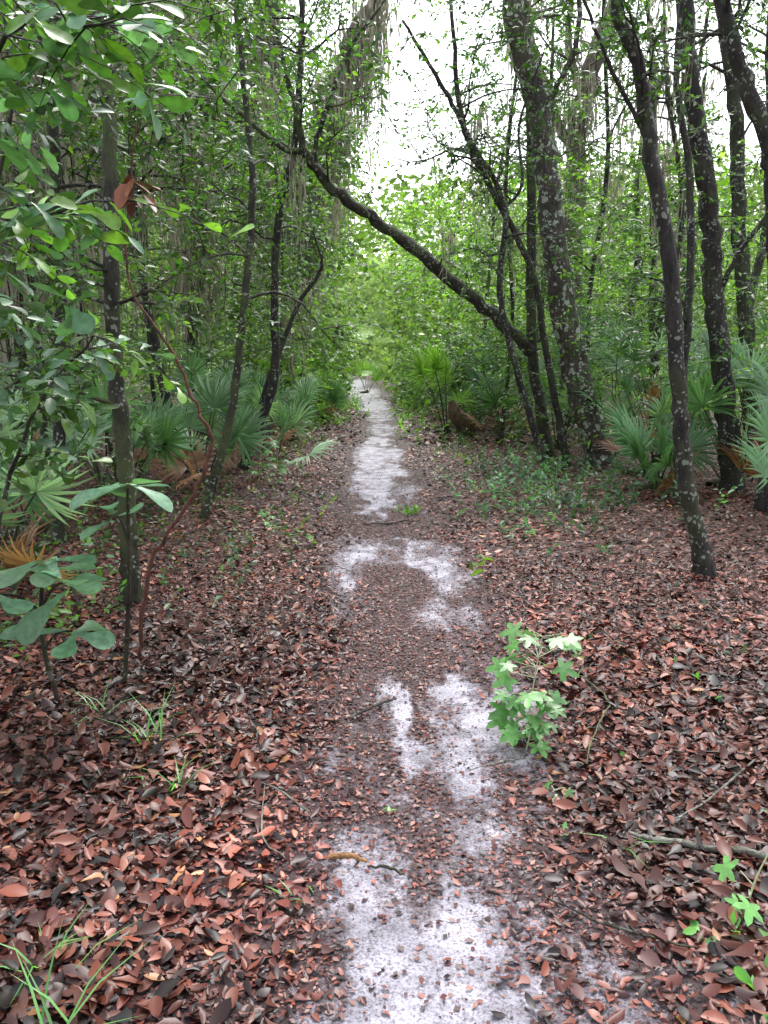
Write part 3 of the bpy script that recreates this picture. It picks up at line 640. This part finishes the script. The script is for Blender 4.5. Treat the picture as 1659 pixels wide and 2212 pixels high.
bush_st=[([(-1.9,3.2,-.05),(-1.75,3.1,1.0),(-1.5,2.9,2.0),(-1.2,2.7,2.7),(-.95,2.5,3.0)],.02),
         ([(-1.85,2.9,-.05),(-1.7,2.8,.9),(-1.45,2.6,1.5),(-1.15,2.5,1.85),(-.85,2.45,1.95)],.016),
         ([(-1.9,3.0,-.05),(-1.65,2.8,1.2),(-1.3,2.6,2.1),(-1.0,2.4,2.4),(-.75,2.3,2.35)],.016),
         ([(-2.0,3.4,-.05),(-1.8,3.5,1.3),(-1.6,3.5,2.2),(-1.3,3.4,2.9)],.02),
         ([(-1.9,3.6,-.05),(-1.75,3.6,.8),(-1.5,3.5,1.3),(-1.2,3.4,1.6)],.014)]
S0=[];SD=[]
for p,r in bush_st:
    P,R=tube(wd,p,np.linspace(r,.004,len(p)),7,6,wob=.004)
    ok=np.where(P[:,2]>.9)[0]
    for _ in range(32):
        i=random.choice(ok);S0.append(P[i]);a=random.random()*6.28;SD.append([math.cos(a)+.25,math.sin(a),random.uniform(-.3,.5)])
sprays(lv,wd,np.array(S0),np.array(SD),.16+.28*rng.random(len(S0)),6,.088,np.vstack([G_mid*1.4,G_blue*1.1,G_bright]),tm=[L_sp[0],L_sp[1],L_ov[0],L_ov[2]],twr=.003,droop=.4)
for c,s in (((-1.08,2.3,2.12),.16),((-1.0,2.35,1.92),.13),((-.82,2.3,2.4),.12),((-1.0,2.3,2.55),.14),((-.9,2.4,1.66),.12),((-1.1,2.4,1.75),.13),((-.95,2.4,2.25),.12),((-.62,2.3,2.2),.10)):
    whorl(lv,c,5,s,PB*1.05,L_sp,tilt=-.3,ts=.4)
lb=Mass()
whorl(lb,(-.72,2.45,2.02),6,.075,np.array([(.24,.09,.045),(.14,.05,.03)]),L_ov[1:4],tilt=-1.1,ts=.6)
whorl(lb,(-.70,2.45,1.97),5,.065,np.array([(.20,.075,.04),(.12,.045,.03)]),L_ov[1:5],tilt=-.9,ts=.7)
bo=wd.build("overhanging_oak_bush",B_twig,True);lv.build("leaves",M_near,False,bo);lb.build("withered_leaves",M_lit,False,bo)

# ------------------------------------------------------------ low green plants
def lobed_seedling(x,y,h,n,size,pal,name="lobed_leaf_seedling"):
    wd=Mass();lv=Mass();z=float(height(x,y))
    top=(x+.03,y,z+h);P,R=tube(wd,[(x-.02,y,z-.01),(x,y,z+h*.5),top],[.004,.003,.002],5,5,rough=0)
    for i in range(n):
        p=P[random.randint(max(1,len(P)//5),len(P)-1)];a=random.random()*6.283;l=random.uniform(.03,.09)*(h/.45+.3)
        e=p+np.array([math.cos(a)*l,math.sin(a)*l,l*.4]);tube(wd,[p,e],[.002,.0015],4,1,rough=0)
        lv.add(L_lobe,e[None],np.array([[math.cos(a),math.sin(a)-.3,-.3]]),np.array([[random.gauss(0,.3),-.6+random.gauss(0,.3),1.]]),np.array([size*random.uniform(.6,1.15)]),pick(pal,1,.3))
    o=lv.build(name,M_near);wd.build("stems",M_green,False,o)
PL=np.array([(.10,.26,.07),(.13,.31,.09),(.08,.21,.06)])
lobed_seedling(.60,3.05,.44,32,.11,PL)
lobed_seedling(.58,2.95,.18,14,.10,PL)
lobed_seedling(1.03,2.0,.17,6,.11,PL*1.3)
lobed_seedling(1.12,1.85,.10,5,.10,PL*1.3)
lobed_seedling(.60,2.62,.03,3,.06,PL)
lobed_seedling(-1.55,10,.5,24,.13,PL);lobed_seedling(-1.3,9.6,.35,20,.13,PL);lobed_seedling(-1.0,6.8,.25,10,.08,PL)
gc=Mass()
def cover(n,cx,cy,rx,ry,h,ls,pal,K=7):
    x=cx+rng.normal(0,rx,n);y=cy+rng.normal(0,ry,n);a=rng.random(n)*6.283
    sprays(gc,None,np.stack([x,y,height(x,y)],1),np.stack([np.cos(a)*.5,np.sin(a)*.5,np.ones(n)],1),h*(.5+.8*rng.random(n)),K,ls,pal,droop=.3,tm=[L_simple,L_ov[0]])
cover(80,1.5,9.2,.35,.8,.3,.065,G_blue*1.3);cover(70,2.0,10.5,.4,.9,.4,.065,G_blue*1.2);cover(50,1.9,8.0,.3,.3,.3,.075,G_blue*1.2)
cover(90,2.6,9.6,.6,1.0,.4,.07,G_blue*1.2);cover(90,1.3,14,.25,1.8,.35,.06,G_mid);cover(60,-1.35,14,.2,2.5,.3,.06,G_bright)
cover(24,-.9,7.2,.25,.6,.2,.05,G_bright);cover(20,-1.1,5.6,.2,.5,.22,.05,G_blue);cover(40,1.4,7.2,.4,.6,.18,.06,G_blue*1.2)
cover(22,2.2,4.0,.5,.5,.07,.04,G_blue*1.3,4);cover(18,1.2,3.6,.6,.8,.05,.04,PL,3);cover(50,-1.9,8,.4,1.2,.35,.06,G_mid)
cover(10,.95,1.72,.1,.2,.04,.05,PL*1.3,3)
cover(110,-1.1,26,.25,4,.3,.09,G_bright*1.3);cover(110,.75,24,.25,5,.3,.09,G_bright*1.3);cover(12,.25,8.0,.05,.05,.1,.06,G_bright,5)
cover(60,-2.3,6.3,.4,.8,.4,.06,G_mid);cover(50,-2.0,4.3,.3,.5,.35,.055,G_mid)
gc.build("ground_cover_plants",M_green)
gr=Mass()
GB=templ([(-.5,0,0),(.5,0,0),(-.4,.5,-.02),(.4,.5,-.02),(0,1,-.25)],[(0,1,3,2),(2,3,4)])
for cx,cy,n,l in ((-.93,2.95,14,.25),(-.75,2.6,9,.2),(-.84,1.75,10,.22),(-.75,1.5,9,.25),(.75,2.3,4,.2),(-1.2,3.2,8,.2),(-.25,2.05,7,.08)):
    a=rng.random(n)*6.283
    gr.add(GB,np.stack([cx+rng.normal(0,.03,n),cy+rng.normal(0,.03,n),np.full(n,float(height(cx,cy)))],1),np.stack([np.cos(a),np.sin(a),.5+rng.random(n)*.8],1),np.stack([-np.cos(a)*.5,-np.sin(a)*.5,np.ones(n)],1),
      np.stack([np.full(n,.007),l*(.6+.6*rng.random(n)),np.full(n,l)],1),pick(PL*1.4,n,.2))
gr.build("grass_tufts",M_green)

# ------------------------------------------------------------ fallen sticks
def stick(name,p,r,mat,wob=.004):
    m=Mass();pp=[(a,b,float(height(a,b))+c) for a,b,c in p];tube(m,pp,r,8,5,rough=.1,wob=wob);m.build(name,mat,True)
B_stick=bark_mat("lichen_stick",(.10,.09,.08),(.34,.34,.29),.6,.2);B_or=bark_mat("rotten_wood",(.22,.10,.04),(.5,.27,.10),0,0)
stick("fallen_branch",[(.78,2.33,.03),(.86,2.28,.035),(1.0,2.25,.03),(1.25,2.15,.03)],[.005,.010,.011,.010],B_stick)
stick("wood_splinter",[(-.17,2.21,.03),(-.11,2.22,.033),(-.05,2.2,.03)],[.007,.009,.004],B_or,.001)
stick("fallen_twig",[(-.05,2.18,.025),(.01,2.18,.028),(.06,2.16,.02)],[.003,.005,.003],B_twig,.002)
stick("fallen_twig",[(-.15,3.2,.03),(-.05,3.33,.03),(.04,3.42,.03)],[.005,.007,.005],B_twig,.002)
stick("fallen_twig",[(.45,2.05,.02),(.6,1.9,.025),(.8,1.8,.03)],[.002,.0035,.003],B_twig,.002)
stick("fallen_twig",[(-.42,2.6,.035),(-.38,2.3,.03),(-.3,2.2,.03)],[.002,.003,.002],B_stick,.002)
stick("fallen_twig",[(-.2,7.4,.02),(.1,7.5,.025),(.35,7.6,.02)],[.005,.008,.004],B_twig)
stick("fallen_twig",[(1.4,2.8,.03),(1.1,2.5,.04),(.95,2.4,.03)],[.004,.004,.003],B_stick,.002)
stick("green_vine_runner",[(.75,2.75,.03),(.83,2.95,.07),(.95,3.2,.1),(.9,3.5,.08),(.98,3.7,.03)],[.003,.003,.003,.003,.002],bark_mat("green_stem",(.1,.13,.05),(.25,.28,.14)))
for _ in range(30):
    x=random.uniform(-2,2.6);y=random.uniform(1.8,6)
    if abs(x-.1)<.4: continue
    a=random.random()*6.28;l=random.uniform(.1,.28)
    stick("fallen_twig",[(x,y,.03),(x+math.cos(a)*l*.5+.01,y+math.sin(a)*l*.5,.04),(x+math.cos(a)*l,y+math.sin(a)*l,.03)],[.002,.004,.002],random.choice([B_twig,B_stick]),.002)

# ------------------------------------------------------------ sky, sun, camera
wd_=bpy.data.worlds.new("World");scene.world=wd_;wd_.use_nodes=True
nt=wd_.node_tree;ns=nt.nodes;lk=nt.links;bg=ns['Background']
sky=ns.new('ShaderNodeTexSky');sky.sky_type='NISHITA';sky.sun_disc=False
SE,SR=math.radians(62),math.radians(10)
sky.sun_elevation=SE;sky.sun_rotation=SR;sky.dust_density=4;sky.air_density=1.0
hs=ns.new('ShaderNodeHueSaturation');hs.inputs['Saturation'].default_value=.25
lk.new(sky.outputs[0],hs.inputs['Color']);lk.new(hs.outputs[0],bg.inputs['Color']);bg.inputs['Strength'].default_value=.50
sd=bpy.data.lights.new("sun","SUN");sd.energy=1.5;sd.angle=math.radians(20);sd.color=(1,.97,.93)
so=bpy.data.objects.new("sun",sd);scene.collection.objects.link(so)
dv=Vector((math.sin(SR)*math.cos(SE),math.cos(SR)*math.cos(SE),math.sin(SE)))
so.rotation_euler=dv.to_track_quat('Z','Y').to_euler()
cd=bpy.data.cameras.new("camera");co=bpy.data.objects.new("camera",cd);scene.collection.objects.link(co)
co.location=(0,0,1.5);co.rotation_euler=(math.radians(90-10.7),0,0)
cd.sensor_fit='VERTICAL';cd.sensor_height=24;cd.lens=12/math.tan(math.radians(32.5));cd.clip_end=3000;cd.clip_start=.05
scene.camera=co
